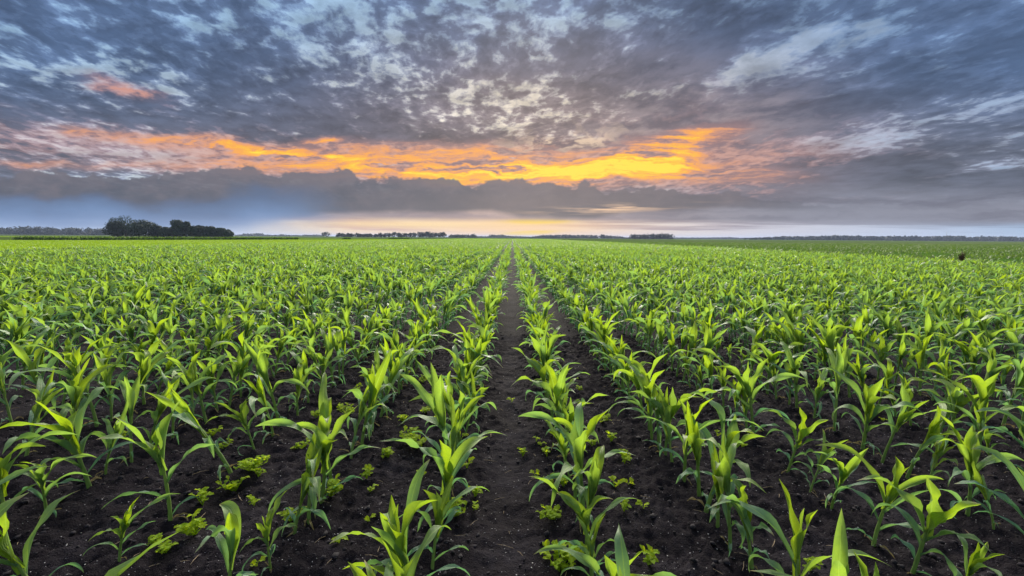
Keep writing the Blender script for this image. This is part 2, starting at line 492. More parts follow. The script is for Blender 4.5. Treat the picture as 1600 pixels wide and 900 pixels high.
# ================================================================== corn
def leaf_arrays(nseg, ncross, length, width, theta0, droop, base_r, base_z, az, fold0, fold1, wave, ph, side=0.0, kink=None, wbase=0.55, pw=1.6, twist=0.35):
    """One corn leaf: an arching strip, folded along its midrib. Returns verts, quads, uv."""
    s = np.linspace(0, 1, nseg + 1)
    th = theta0 - droop * s ** pw
    if kink is not None:
        k0, ka = kink
        th = th - ka / (1 + np.exp(-(s - k0) * 22))
    ds = length / nseg
    rr = base_r + np.concatenate([[0], np.cumsum(np.cos((th[1:] + th[:-1]) / 2) * ds)])
    zz = base_z + np.concatenate([[0], np.cumsum(np.sin((th[1:] + th[:-1]) / 2) * ds)])
    yy = side * length * s ** 2
    up = np.clip(s / 0.38, 0, 1)
    w = width * (wbase + (1 - wbase) * (up * up * (3 - 2 * up)))
    dn = np.clip((s - 0.40) / 0.60, 0, 1)
    w = w * np.clip(1 - dn ** 2.1, 0.0, 1) + 0.0006
    fold = fold0 + (fold1 - fold0) * np.clip(s * 1.6, 0, 1)     # half-opening of the V: 0 = flat
    c = np.linspace(-1, 1, ncross + 1)
    tw = twist * math.sin(ph * 3.1) * s ** 1.5
    V = []
    nx, nz = -np.sin(th), np.cos(th)                            # leaf normal in the (r, z) plane
    for j, cj in enumerate(c):
        a = abs(cj)
        lat = np.sign(cj) * (w / 2) * a * np.cos(fold * (0.55 + 0.45 * a))
        lift = (w / 2) * a * np.sin(fold * (0.55 + 0.45 * a))
        lift = lift + wave * width * a ** 2 * np.sin(s * (13 + 3 * math.sin(ph)) + ph + (1.7 if cj > 0 else 0)) * np.clip(s * 3, 0, 1) * np.clip((1 - s) * 4, 0, 1)
        la = lat * np.cos(tw) - lift * np.sin(tw)
        li = lat * np.sin(tw) + lift * np.cos(tw)
        V.append(np.stack([rr + nx * li, yy + la, zz + nz * li], 1))
    V = np.stack(V, 1).reshape(-1, 3)
    ca, sa = math.cos(az), math.sin(az)
    V = np.stack([V[:, 0] * ca - V[:, 1] * sa, V[:, 0] * sa + V[:, 1] * ca, V[:, 2]], 1)
    n1 = ncross + 1
    i, j = np.meshgrid(np.arange(nseg), np.arange(ncross), indexing='ij')
    a = (i * n1 + j).ravel()
    Q = np.stack([a, a + 1, a + n1 + 1, a + n1], 1)
    uv = np.stack([np.tile(c, nseg + 1), np.repeat(s, n1)], 1)
    return V, Q, uv


def tube(points, radii, sides):
    pts = np.array(points, float)
    V, n = [], len(pts)
    for k in range(n):
        d = pts[min(k + 1, n - 1)] - pts[max(k - 1, 0)]
        d /= np.linalg.norm(d) + 1e-9
        a = np.cross(d, [0.31, 0.95, 0.05])
        a /= np.linalg.norm(a) + 1e-9
        b = np.cross(d, a)
        t = np.linspace(0, 2 * math.pi, sides, endpoint=False)
        V.append(pts[k] + radii[k] * (np.cos(t)[:, None] * a + np.sin(t)[:, None] * b))
    V = np.concatenate(V)
    i, j = np.meshgrid(np.arange(n - 1), np.arange(sides), indexing='ij')
    a = (i * sides + j).ravel()
    b = (i * sides + (j + 1) % sides).ravel()
    return V, np.stack([a, b, b + sides, a + sides], 1)


def corn_spec(r):
    """Random shape of a young corn plant about 0.55 m tall: list of leaf parameters and the stalk."""
    H = r.uniform(0.19, 0.31)                   # stalk up to the whorl
    n = r.choice([4, 5, 5, 6])
    az0 = math.pi / 2
    lean = (r.uniform(-0.02, 0.07), r.uniform(-0.05, 0.03))
    leaves = []
    for k in range(n):                          # spreading leaves, alternate
        f = k / max(n - 1, 1)
        bz = 0.03 + (H - 0.03) * f ** 0.9
        L = 0.15 + 0.26 * f ** 0.8 + r.uniform(-0.04, 0.10)
        W = 0.017 + 0.030 * f + r.uniform(-0.003, 0.009)
        th0 = R(r.uniform(36, 56)) + 0.42 * f
        dr = r.uniform(1.3, 2.6) - 0.30 * f
        kink = (r.uniform(0.4, 0.7), r.uniform(0.5, 1.1)) if r.random() < 0.28 else None
        leaves.append(dict(length=L, width=W, theta0=th0, droop=dr, base_r=0.006, base_z=bz, az=az0 + math.pi * (k % 2) + r.uniform(-0.45, 0.45),
                           fold0=1.15, fold1=r.uniform(0.12, 0.4), wave=r.uniform(0.16, 0.42), ph=r.uniform(0, 6.28), side=r.uniform(-0.24, 0.24), kink=kink, pw=r.uniform(1.3, 2.6), twist=r.uniform(0.3, 1.5),
                           tint=1.0 - 0.55 * f + r.uniform(-0.2, 0.2)))
    for k in range(r.choice([0, 1, 1, 2])):     # dried-out seedling leaves at the foot
        leaves.append(dict(length=r.uniform(0.06, 0.12), width=r.uniform(0.010, 0.016), theta0=R(r.uniform(10, 40)), droop=r.uniform(1.0, 2.2), base_r=0.006, base_z=0.018,
                           az=r.uniform(0, 6.28), fold0=1.0, fold1=0.7, wave=0.4, ph=r.uniform(0, 6.28), side=r.uniform(-0.4, 0.4), twist=2.0, tint=9.0))
    nw = r.choice([2, 3, 3, 4])
    for k in range(nw):                         # the whorl: upright cupped leaves
        L = r.uniform(0.27, 0.44) - 0.04 * k
        out = r.uniform(67, 83) if k < 2 else r.uniform(78, 88)
        leaves.append(dict(length=L, width=r.uniform(0.056, 0.094) - 0.011 * k, theta0=R(out + 5), droop=r.choice([r.uniform(0.2, 0.6), r.uniform(0.4, 1.7)]) if k < 2 else r.uniform(0.0, 0.5), pw=r.uniform(1.5, 3.0), twist=r.uniform(0.2, 1.2), base_r=-0.004,
                           base_z=H - 0.03 + 0.02 * k, az=az0 + math.pi * ((n + k) % 2) + r.uniform(-0.6, 0.6), fold0=1.25, fold1=r.uniform(0.45, 0.8),
                           wave=r.uniform(0.08, 0.28), ph=r.uniform(0, 6.28), side=r.uniform(-0.1, 0.1),
                           kink=(r.uniform(0.55, 0.75), r.uniform(0.6, 1.3)) if r.random() < 0.22 else None, tint=0.22 - 0.06 * k + r.uniform(-0.12, 0.12), wbase=0.42))
    return dict(H=H, lean=lean, leaves=leaves, az0=az0)


def shear(V, lean):
    V = V.copy()
    h = np.clip(V[:, 2], 0, 1)
    V[:, 0] += lean[0] * (h / 0.3) ** 1.5
    V[:, 1] += lean[1] * (h / 0.3) ** 1.5
    return V


def stalk_arrays(sp, sides=9):
    H = sp['H']
    zs = np.linspace(-0.02, H + 0.05, 9)
    rad = [0.0098 - 0.003 * (z / H) + (0.0013 if k % 2 else 0) for k, z in enumerate(zs)]
    V, Q = tube([(0.001 * math.sin(9 * z), 0, z) for z in zs], rad, sides)
    uv = np.stack([np.full(len(V), 0.6), np.clip(V[:, 2], 0, 0.8)], 1)
    return shear(V, sp['lean']), Q, uv


def leaf_of(sp, l, nseg, ncross):
    p = {k: v for k, v in l.items() if k != 'tint'}
    V, Q, uv = leaf_arrays(nseg, ncross, **p)
    return shear(V, sp['lean']), Q, uv


def corn_lod(sp, lod):
    """Whole plant in one set of arrays, for the far crop."""
    Vs, Qs, us, ts, n = [], [], [], [], 0

    def put(V, Q, uv, t):
        nonlocal n
        Vs.append(V); Qs.append(Q + n); us.append(uv); ts.append(np.full(len(V), t))
        n += len(V)
    seg, cr = {1: (7, 2), 2: (4, 2), 3: (3, 1)}[lod]
    L = sp['leaves']
    if lod == 3:
        L = L[2:]
    for l in L:
        if l["tint"] > 5:
            continue
        V, Q, uv = leaf_of(sp, l, seg, cr)
        if cr == 1:
            uv = uv * np.array([0.4, 1.0])
        put(V, Q, uv, l['tint'])
    if lod < 3:
        V, Q, uv = stalk_arrays(sp, 5 if lod == 1 else 3)
        put(V, Q, uv, 0.5)
    return np.concatenate(Vs), np.concatenate(Qs), np.concatenate(us), np.concatenate(ts)


# ---- where the plants stand: rows 0.75 m apart, running away from the camera
ROW = 0.75
X_LEFT, X_RIGHT, Y_END = -34.2, 23.3, 330.0
BASES = [(920, 868), (930, 905), (891, 756), (1066, 757), (1105, 803), (1138, 860), (1196, 897), (1296, 800), (1360, 857), (1452, 900),
         (1344, 708), (1303, 680), (1386, 725), (1436, 747), (1500, 810), (1551, 833), (683, 893), (693, 833), (713, 770),
         (433, 900), (513, 790), (575, 703), (200, 887), (275, 820), (375, 743), (405, 710), (100, 810), (167, 770), (220, 728),
         (250, 713), (283, 690), (28, 720), (2, 840), (655, 985), (60, 975), (590, 975), (300, 960), (1580, 950), (1235, 1000), (950, 1000), (455, 935), (1010, 960), (640, 930)]


def row_of(x):
    return int(math.floor(x / ROW))            # row k sits at (k + 0.5) * ROW


plants = []                                     # (x, y, row)
for b in BASES[:-3]:
    X, Y = hit(*b)
    k = row_of(X)
    plants.append([0.75 * ((k + 0.5) * ROW) + 0.25 * X, Y, k])
manual_max = {}
for X, Y, k in plants:
    manual_max[k] = max(manual_max.get(k, 0), Y)
manual = [tuple(p) for p in plants]
# shared gaps: the sparse near part of each row is set by the photograph, the rest by chance
k0, k1 = row_of(X_LEFT), row_of(X_RIGHT)
for k in range(k0, k1 + 1):
    xr = (k + 0.5) * ROW
    y = -0.6 + rng.uniform(0, 0.2)
    while y < Y_END:
        step = 0.155 if y < 60 else (0.27 if y < 130 else 0.42)
        if abs(k + 0.5) > 2 and y < 5:
            step = 0.18
        y += step * rng.uniform(0.55, 1.45)
        if rng.random() < 0.05:
            y += step
        if abs(xr) > 1.25 * y + 4.5:
            y += 0.5 * (abs(xr) - 4.5 - 1.25 * y) / 1.25 if y > 0 else 0
            if abs(xr) > 1.25 * y + 4.5:
                continue
        if any(abs(m[0] - xr) < 0.4 and abs(m[1] - y) < 0.13 for m in manual):
            continue
        if k in manual_max and y < manual_max[k] + 0.08 and y > 1.0 and rng.random() < 0.28:
            continue
        plants.append([xr + rng.normal(0, 0.016), y, k])
P = np.array(plants)
inv = cam_m.inverted()


def in_frame(x, y, z, mx=0.0, my=0.0):
    c = inv @ Vector((x, y, z))
    if c.z > -0.05:
        return False
    px, py = 800 + F * c.x / -c.z, 450 - F * c.y / -c.z
    return -mx < px < 1600 + mx and -my < py < 900 + my


dist = np.hypot(P[:, 0], P[:, 1])
order = np.argsort(dist)
near, NEAR_MAX = [], 300
for i in order:
    if len(near) >= NEAR_MAX:
        break
    x, y, k = P[i]
    if in_frame(x, y, 0.12) or in_frame(x, y, 0.42):
        near.append(i)
near_set = set(near)
rest = np.array([i for i in range(len(P)) if i not in near_set])
rest = rest[(P[rest, 1] > 0.9) | (np.abs(P[rest, 0]) > 0.9)]

pr = random.Random(5)
specs = [corn_spec(pr) for _ in range(22)]


def ordinal(n):
    w = ["", "first", "second", "third", "fourth", "fifth", "sixth", "seventh", "eighth", "ninth", "tenth", "eleventh", "twelfth", "thirteenth",
         "fourteenth", "fifteenth", "sixteenth", "seventeenth", "eighteenth", "nineteenth"]
    if n < 20:
        return w[n]
    t = ["", "", "twent", "thirt", "fort", "fift", "sixt"][n // 10]
    return t + "ieth" if n % 10 == 0 else t + "y-" + w[n % 10]


def side_word(k):
    return (k + 1, "on the dark meadow side") if k >= 0 else (-k, "on the tree grove side")


def place(o, x, y, z, rz, sc, tilt=(0.0, 0.0)):
    o.location = (x, y, z)
    o.rotation_euler = (tilt[0], tilt[1], rz)
    o.scale = (sc, sc, sc)


# ---- soil height: needed before planting
def vnoise(x, y, seed):
    """value noise on a lattice, vectorised"""
    xi, yi = np.floor(x).astype(np.int64), np.floor(y).astype(np.int64)
    fx, fy = x - xi, y - yi
    fx, fy = fx * fx * (3 - 2 * fx), fy * fy * (3 - 2 * fy)

    def h(a, b):
        n = (a * 374761393 + b * 668265263 + seed * 974711) & 0x7fffffff
        n = ((n ^ (n >> 13)) * 1274126177) & 0x7fffffff
        return ((n ^ (n >> 16)) & 0xffff) / 65535.0
    return (h(xi, yi) * (1 - fx) + h(xi + 1, yi) * fx) * (1 - fy) + (h(xi, yi + 1) * (1 - fx) + h(xi + 1, yi + 1) * fx) * fy


def soil_h(x, y):
    x, y = np.asarray(x, float), np.asarray(y, float)
    rowp = np.cos(2 * np.pi * (x / ROW - 0.5))                      # +1 on the rows
    z = 0.012 * rowp
    z = z + 0.030 * (vnoise(x * 3.1, y * 2.3, 1) - 0.5) + 0.026 * (vnoise(x * 8, y * 7, 2) - 0.5)
    rough = 0.4 + 0.6 * np.clip(np.abs(x) / 0.3, 0, 1)              # the middle furrow is trodden smooth
    z = z + rough * (0.030 * (vnoise(x * 19, y * 19, 3) - 0.5) + 0.030 * (np.abs(vnoise(x * 41, y * 41, 4) - 0.5) * 2))
    z = z - 0.02 * np.exp(-(x / 0.17) ** 2)
    return z


if BUILD:
    protos = []
    for sp in specs:
        root = bpy.data.objects.new("corn_plant", None)
        root.empty_display_size = 0.1
        C.objects.link(root)
        V, Q, uv = stalk_arrays(sp)
        mesh_obj("stalk", V, Q, STALK, root, uv=uv, tint=np.full(len(V), 0.45) - np.clip(V[:, 2], 0, .3))
        for l in sp['leaves']:
            V, Q, uv = leaf_of(sp, l, 16, 6)
            t = np.full(len(V), l['tint'])
            if l['tint'] > 5:
                mesh_obj("leaf", V, Q, DRY, root, uv=uv, tint=t * 0)["label"] = "withered straw-brown bottom leaf"
            else:
                mesh_obj("leaf", V, Q, CORN, root, uv=uv, tint=t)
        protos.append(root)

    used = set()
    count_in_row = {}
    for i in sorted(near, key=lambda q: P[q, 1]):
        x, y, k = P[i]
        k = int(k)
        count_in_row[k] = count_in_row.get(k, 0) + 1
        j = int(rng.integers(len(protos)))
        free = [q for q in range(len(protos)) if q not in used]
        if free and rng.random() < 0.5:
            j = free[0]
        root = protos[j]
        if j in used:
            r2 = root.copy()
            C.objects.link(r2)
            for ch in root.children:
                c = ch.copy()
                C.objects.link(c)
                c.parent = r2
            root = r2
        used.add(j)
        sc = rng.uniform(0.84, 1.24) * (1.0 if rng.random() > 0.14 else rng.uniform(0.55, 0.8))
        if y < 2.25:
            sc = min(sc, 0.92)
        place(root, x, y, float(soil_h(x, y)), rng.normal(0, 0.72) + math.pi * rng.integers(2), sc, (rng.normal(0, 0.08), rng.normal(0.03, 0.07)))
        n_row, side = side_word(k)
        tag(root, f"{ordinal(count_in_row[k])} corn plant from the front in {ordinal(n_row)} row {side} of furrow",
            "corn plant", "young corn plants standing in the front rows")

    # ---- the rest of the crop, one mass
    def crop(idx, lod, keep=1.0, grow=1.0):
        Vs, Qs, us, ts, n = [], [], [], [], 0
        lods = [corn_lod(sp, lod) for sp in specs]
        which = rng.integers(len(specs), size=len(idx))
        for q, (V, Q, uv, t) in enumerate(lods):
            ii = idx[which == q]
            m = len(ii)
            if not m:
                continue
            a = rng.normal(0, 0.72, m) + math.pi * rng.integers(2, size=m)
            sc = rng.uniform(0.86, 1.22, m) * grow
            ca, sa = np.cos(a) * sc, np.sin(a) * sc
            X = ca[:, None] * V[:, 0] - sa[:, None] * V[:, 1]
            Y = sa[:, None] * V[:, 0] + ca[:, None] * V[:, 1]
            Z = sc[:, None] * V[:, 2]
            lx, ly = rng.normal(0.03, 0.06, m), rng.normal(0, 0.06, m)
            X = X + lx[:, None] * Z + P[ii, 0][:, None]
            Y = Y + ly[:, None] * Z + P[ii, 1][:, None]
            Z = Z + soil_h(P[ii, 0], P[ii, 1])[:, None]
            Vs.append(np.stack([X, Y, Z], 2).reshape(-1, 3))
            Qs.append((Q[None] + (np.arange(m) * len(V))[:, None, None]).reshape(-1, 4) + n)
            us.append(np.tile(uv, (m, 1)))
            ts.append((t[None] + rng.normal(0, 0.10, m)[:, None]).ravel())
            n += m * len(V)
        return np.concatenate(Vs), np.concatenate(Qs), np.concatenate(us), np.concatenate(ts)

    yd = np.hypot(P[rest, 0], P[rest, 1])
    bands = [(rest[yd < 13], 1, 1.0), (rest[(yd >= 13) & (yd < 45)], 2, 1.0), (rest[yd >= 45], 3, 1.06)]
    Vs, Qs, us, ts, n = [], [], [], [], 0
    for idx, lod, gr in bands:
        V, Q, u, t = crop(idx, lod, grow=gr)
        Vs.append(V); Qs.append(Q + n); us.append(u); ts.append(t)
        n += len(V)
    o = mesh_obj("corn_crop", np.concatenate(Vs), np.concatenate(Qs), CORN, uv=np.concatenate(us), tint=np.concatenate(ts))
    tag(o, "mass of young green corn filling the field behind the front rows", "corn crop", kind="stuff")


# ================================================================== ground
def soil_material():
    m, g, out = new_mat("peat_soil")
    pos = g.new('ShaderNodeNewGeometry').outputs['Position']
    sp = g.new('ShaderNodeSeparateXYZ')
    g.l.new(pos, sp.inputs[0])
    x = sp.outputs[0]
    n1 = g.noise(pos, 2.2, 5, 0.6)
    n2 = g.noise(pos, 26, 6, 0.65)
    n3 = g.noise(pos, 120, 3, 0.6)
    dark = g.mix(n1, (0.0052, 0.0042, 0.0056), (0.0190, 0.0156, 0.0212))
    # trodden, drier crust down the middle furrows: greyer
    furrow = g.m('ABSOLUTE', g.sub(g.m('FRACT', g.add(g.div(x, ROW), 0.5)), 0.5))     # 0 mid-furrow
    dry = g.mul(g.step(furrow, 0.30, 0.06), g.step(g.add(n1, g.mul(g.sub(n2, 0.5), 0.6)), 0.40, 0.66))
    col = g.mix(g.mul(dry, 0.85), dark, (0.021, 0.0185, 0.025))
    col = g.mix(g.mul(g.step(n2, 0.56, 0.74), 0.5), col, (0.028, 0.0245, 0.034))
    col = g.mix(g.step(n3, 0.70, 0.76), col, (0.10, 0.095, 0.105))
    h = g.add(g.mul(n2, 1.3), g.mul(n3, 0.7))
    b = principled(g, col, 0.95, 0.06, bump(g, h, 0.9, 0.02))
    g.l.new(b.outputs[0], out.inputs[0])
    return m


def field_material(name, c1, c2, c3, scale, stretch=(1, 1), rough=0.8, bs=0.6, bd=0.15):
    m, g, out = new_mat(name)
    pos = g.new('ShaderNodeNewGeometry').outputs['Position']
    sp = g.new('ShaderNodeSeparateXYZ')
    g.l.new(pos, sp.inputs[0])
    v = g.xyz(g.mul(sp.outputs[0], stretch[0]), g.mul(sp.outputs[1], stretch[1]), 0)
    n1 = g.noise(v, scale, 6, 0.6)
    n2 = g.noise(pos, scale * 22, 4, 0.6)
    col = g.mix(g.step(n1, 0.35, 0.65), c1, c2)
    col = g.mix(g.mul(g.step(n2, 0.45, 0.7), 0.6), col, c3)
    b = principled(g, col, 1.0, 0.0, bump(g, n2, bs, bd))
    g.l.new(b.outputs[0], out.inputs[0])
    return m


def sheet(name, pts, z, mat):
    me = bpy.data.meshes.new(name)
    me.from_pydata([(x, y, z) for x, y in pts], [], [tuple(range(len(pts)))])
    me.materials.append(mat)
    o = bpy.data.objects.new(name, me)
    C.objects.link(o)
    o['kind'] = 'structure'
    return o


def grid(name, xs, ys, zf, mat):
    X, Y = np.meshgrid(xs, ys)
    V = np.stack([X.ravel(), Y.ravel(), zf(X.ravel(), Y.ravel())], 1)
    nx = len(xs)
    i, j = np.meshgrid(np.arange(len(ys) - 1), np.arange(nx - 1), indexing='ij')
    a = (i * nx + j).ravel()
    o = mesh_obj(name, V, np.stack([a, a + 1, a + nx + 1, a + nx], 1), mat)
    o['kind'] = 'structure'
    return o


if BUILD:
    SOIL = soil_material()
    GRASS_FAR = field_material("far_land", (0.060, 0.095, 0.030), (0.085, 0.120, 0.035), (0.05, 0.075, 0.03), 0.004, (1, 3))
    LEFT_CROP = field_material("pale_green_crop", (0.15, 0.25, 0.014), (0.19, 0.28, 0.016), (0.12, 0.21, 0.012), 0.03, (1, 2))
    RIGHT_CROP = field_material("dark_green_crop", (0.045, 0.100, 0.016), (0.060, 0.118, 0.020), (0.032, 0.070, 0.012), 0.10, (1, 1.6))
    STUBBLE = field_material("pale_strip", (0.085, 0.11, 0.045), (0.11, 0.125, 0.06), (0.07, 0.10, 0.04), 0.05)
    BANK = field_material("rough_grass", (0.045, 0.075, 0.020), (0.07, 0.10, 0.025), (0.035, 0.06, 0.015), 0.06)

    sheet("ground", [(-15000, -300), (15000, -300), (15000, 22000), (-15000, 22000)], -0.09, GRASS_FAR)
    # the worked soil: a fine grid close by, coarser beyond
    nx = np.concatenate([np.arange(-4.2, 4.2001, 0.02)])
    grid("soil", nx, np.arange(0.9, 7.2001, 0.02), soil_h, SOIL)
    far_h = lambda x, y: soil_h(x, y) * 0.6 - 0.012
    xs = np.arange(X_LEFT - 0.4, X_RIGHT + 0.41, 0.125)
    grid("soil_field", xs, np.concatenate([np.arange(-4, 0.9, 0.3), np.arange(0.9, 40, 0.15), np.arange(40, 341, 3.0)]),
         lambda x, y: np.where((np.abs(x) < 4.1) & (y > 1.0) & (y < 7.1), -0.07, far_h(x, y)), SOIL)


# ================================================================== the air: far things fade into it
def build_haze(density):
    m, g, out = new_mat("haze_air")
    v = g.new('ShaderNodeVolumePrincipled')
    v.inputs['Color'].default_value = (0.55, 0.66, 0.95, 1)
    v.inputs['Density'].default_value = density
    v.inputs['Anisotropy'].default_value = 0.0
    g.l.new(v.outputs[0], out.inputs['Volume'])
    bm = bmesh.new()
    bmesh.ops.create_cube(bm, size=1)
    me = bpy.data.meshes.new("haze")
    bm.to_mesh(me)
    bm.free()
    me.materials.append(m)
    o = bpy.data.objects.new("haze", me)
    o.scale = (40000, 40000, 46)
    o.location = (0, 5000, 46 / 2 - 1.2)
    C.objects.link(o)
    tag(o, "pale bluish haze over the far fields and woods", "haze", kind="stuff")


build_haze(0.00010)


# ================================================================== fields, trees, small things
def gpos(px, D, base_y=None):
    """Ground point at distance D (along +y) under image column px."""
    d = ray(px, 375)
    return d.x / d.y * D, D


def ico(sub):
    bm = bmesh.new()
    bmesh.ops.create_icosphere(bm, subdivisions=sub, radius=1)
    V = np.array([v.co[:] for v in bm.verts])
    Fc = np.array([[v.index for v in f.verts] for f in bm.faces])
    bm.free()
    return V, Fc


def scatter_lumps(name, pts, sizes, mat, sub=1, flat=0.7, jitter=0.3):
    V, Fc = ico(sub)
    m = len(pts)
    J = 1 + rng.uniform(-jitter, jitter, (m, len(V), 1))
    Sx = sizes[:, None, None] * np.stack([rng.uniform(0.7, 1.3, m), rng.uniform(0.7, 1.3, m), rng.uniform(0.5, 1.0, m) * flat], 1)[:, None, :]
    X = V[None] * J * Sx
    a = rng.uniform(0, 6.28, m)
    ca, sa = np.cos(a)[:, None], np.sin(a)[:, None]
    X = np.stack([X[..., 0] * ca - X[..., 1] * sa, X[..., 0] * sa + X[..., 1] * ca, X[..., 2]], 2) + np.asarray(pts)[:, None, :]
    Q = (Fc[None] + (np.arange(m) * len(V))[:, None, None]).reshape(-1, 3)
    return mesh_obj(name, X.reshape(-1, 3), Q, mat)


def leaf_cards(centres, normals, size, aspect=0.7):
    """One bent four-cornered leaf clump per centre."""
    m = len(centres)
    t = np.cross(normals, rng.normal(size=(m, 3)))
    t /= np.linalg.norm(t, axis=1, keepdims=True) + 1e-9
    b = np.cross(normals, t)
    s = size * rng.uniform(0.6, 1.35, m)[:, None]
    c = centres
    V = np.stack([c - t * s, c + b * s * aspect + normals * s * 0.25, c + t * s, c - b * s * aspect + normals * s * 0.25], 1).reshape(-1, 3)
    Q = np.arange(m * 4).reshape(-1, 4)
    return V, Q


def crown_points(r, lobes, n, fill=0.55):
    """Points on and inside a set of ellipsoid lobes: (centre, radii)."""
    w = np.array([l[1][0] * l[1][2] for l in lobes])
    k = r.choice(len(lobes), size=n, p=w / w.sum())
    d = r.normal(size=(n, 3))
    d /= np.linalg.norm(d, axis=1, keepdims=True)
    rad = (fill + (1 - fill) * r.random(n) ** 0.5)[:, None]
    # knobbly outline
    kn = 1 + 0.16 * np.sin(d[:, 0:1] * 7 + k[:, None]) * np.cos(d[:, 2:3] * 8 + 2 * k[:, None])
    c = np.array([l[0] for l in lobes])[k]
    R3 = np.array([l[1] for l in lobes])[k]
    return c + d * rad * R3 * kn, d


def foliage_material(name, c1, c2):
    m, g, out = new_mat(name)
    pos = g.new('ShaderNodeNewGeometry').outputs['Position']
    n = g.noise(pos, 0.35, 4, 0.6)
    n2 = g.noise(pos, 2.5, 3, 0.6)
    info = g.new('ShaderNodeObjectInfo').outputs['Random']
    f = g.add(g.mul(n, 0.6), g.add(g.mul(n2, 0.3), g.mul(info, 0.25)))
    col = g.mix(g.step(f, 0.35, 0.75), c1, c2)
    b = principled(g, col, 0.7, 0.25)
    tb = g.new('ShaderNodeBsdfTranslucent')
    g.put(tb.inputs[0], g.mix(0.5, col, c2))
    mx = g.new('ShaderNodeMixShader')
    mx.inputs[0].default_value = 0.12
    g.l.new(b.outputs[0], mx.inputs[1])
    g.l.new(tb.outputs[0], mx.inputs[2])
    g.l.new(mx.outputs[0], out.inputs[0])
    return m


def plain(name, col, rough=0.8, spec=0.2, var=0.35, scale=30):
    m, g, out = new_mat(name)
    pos = g.new('ShaderNodeNewGeometry').outputs['Position']
    n = g.noise(pos, scale, 4, 0.6)
    c = g.mix(g.step(n, 0.3, 0.7), tuple(v * (1 - var) for v in col), tuple(v * (1 + var) for v in col))
    b = principled(g, c, rough, spec)
    g.l.new(b.outputs[0], out.inputs[0])
    return m


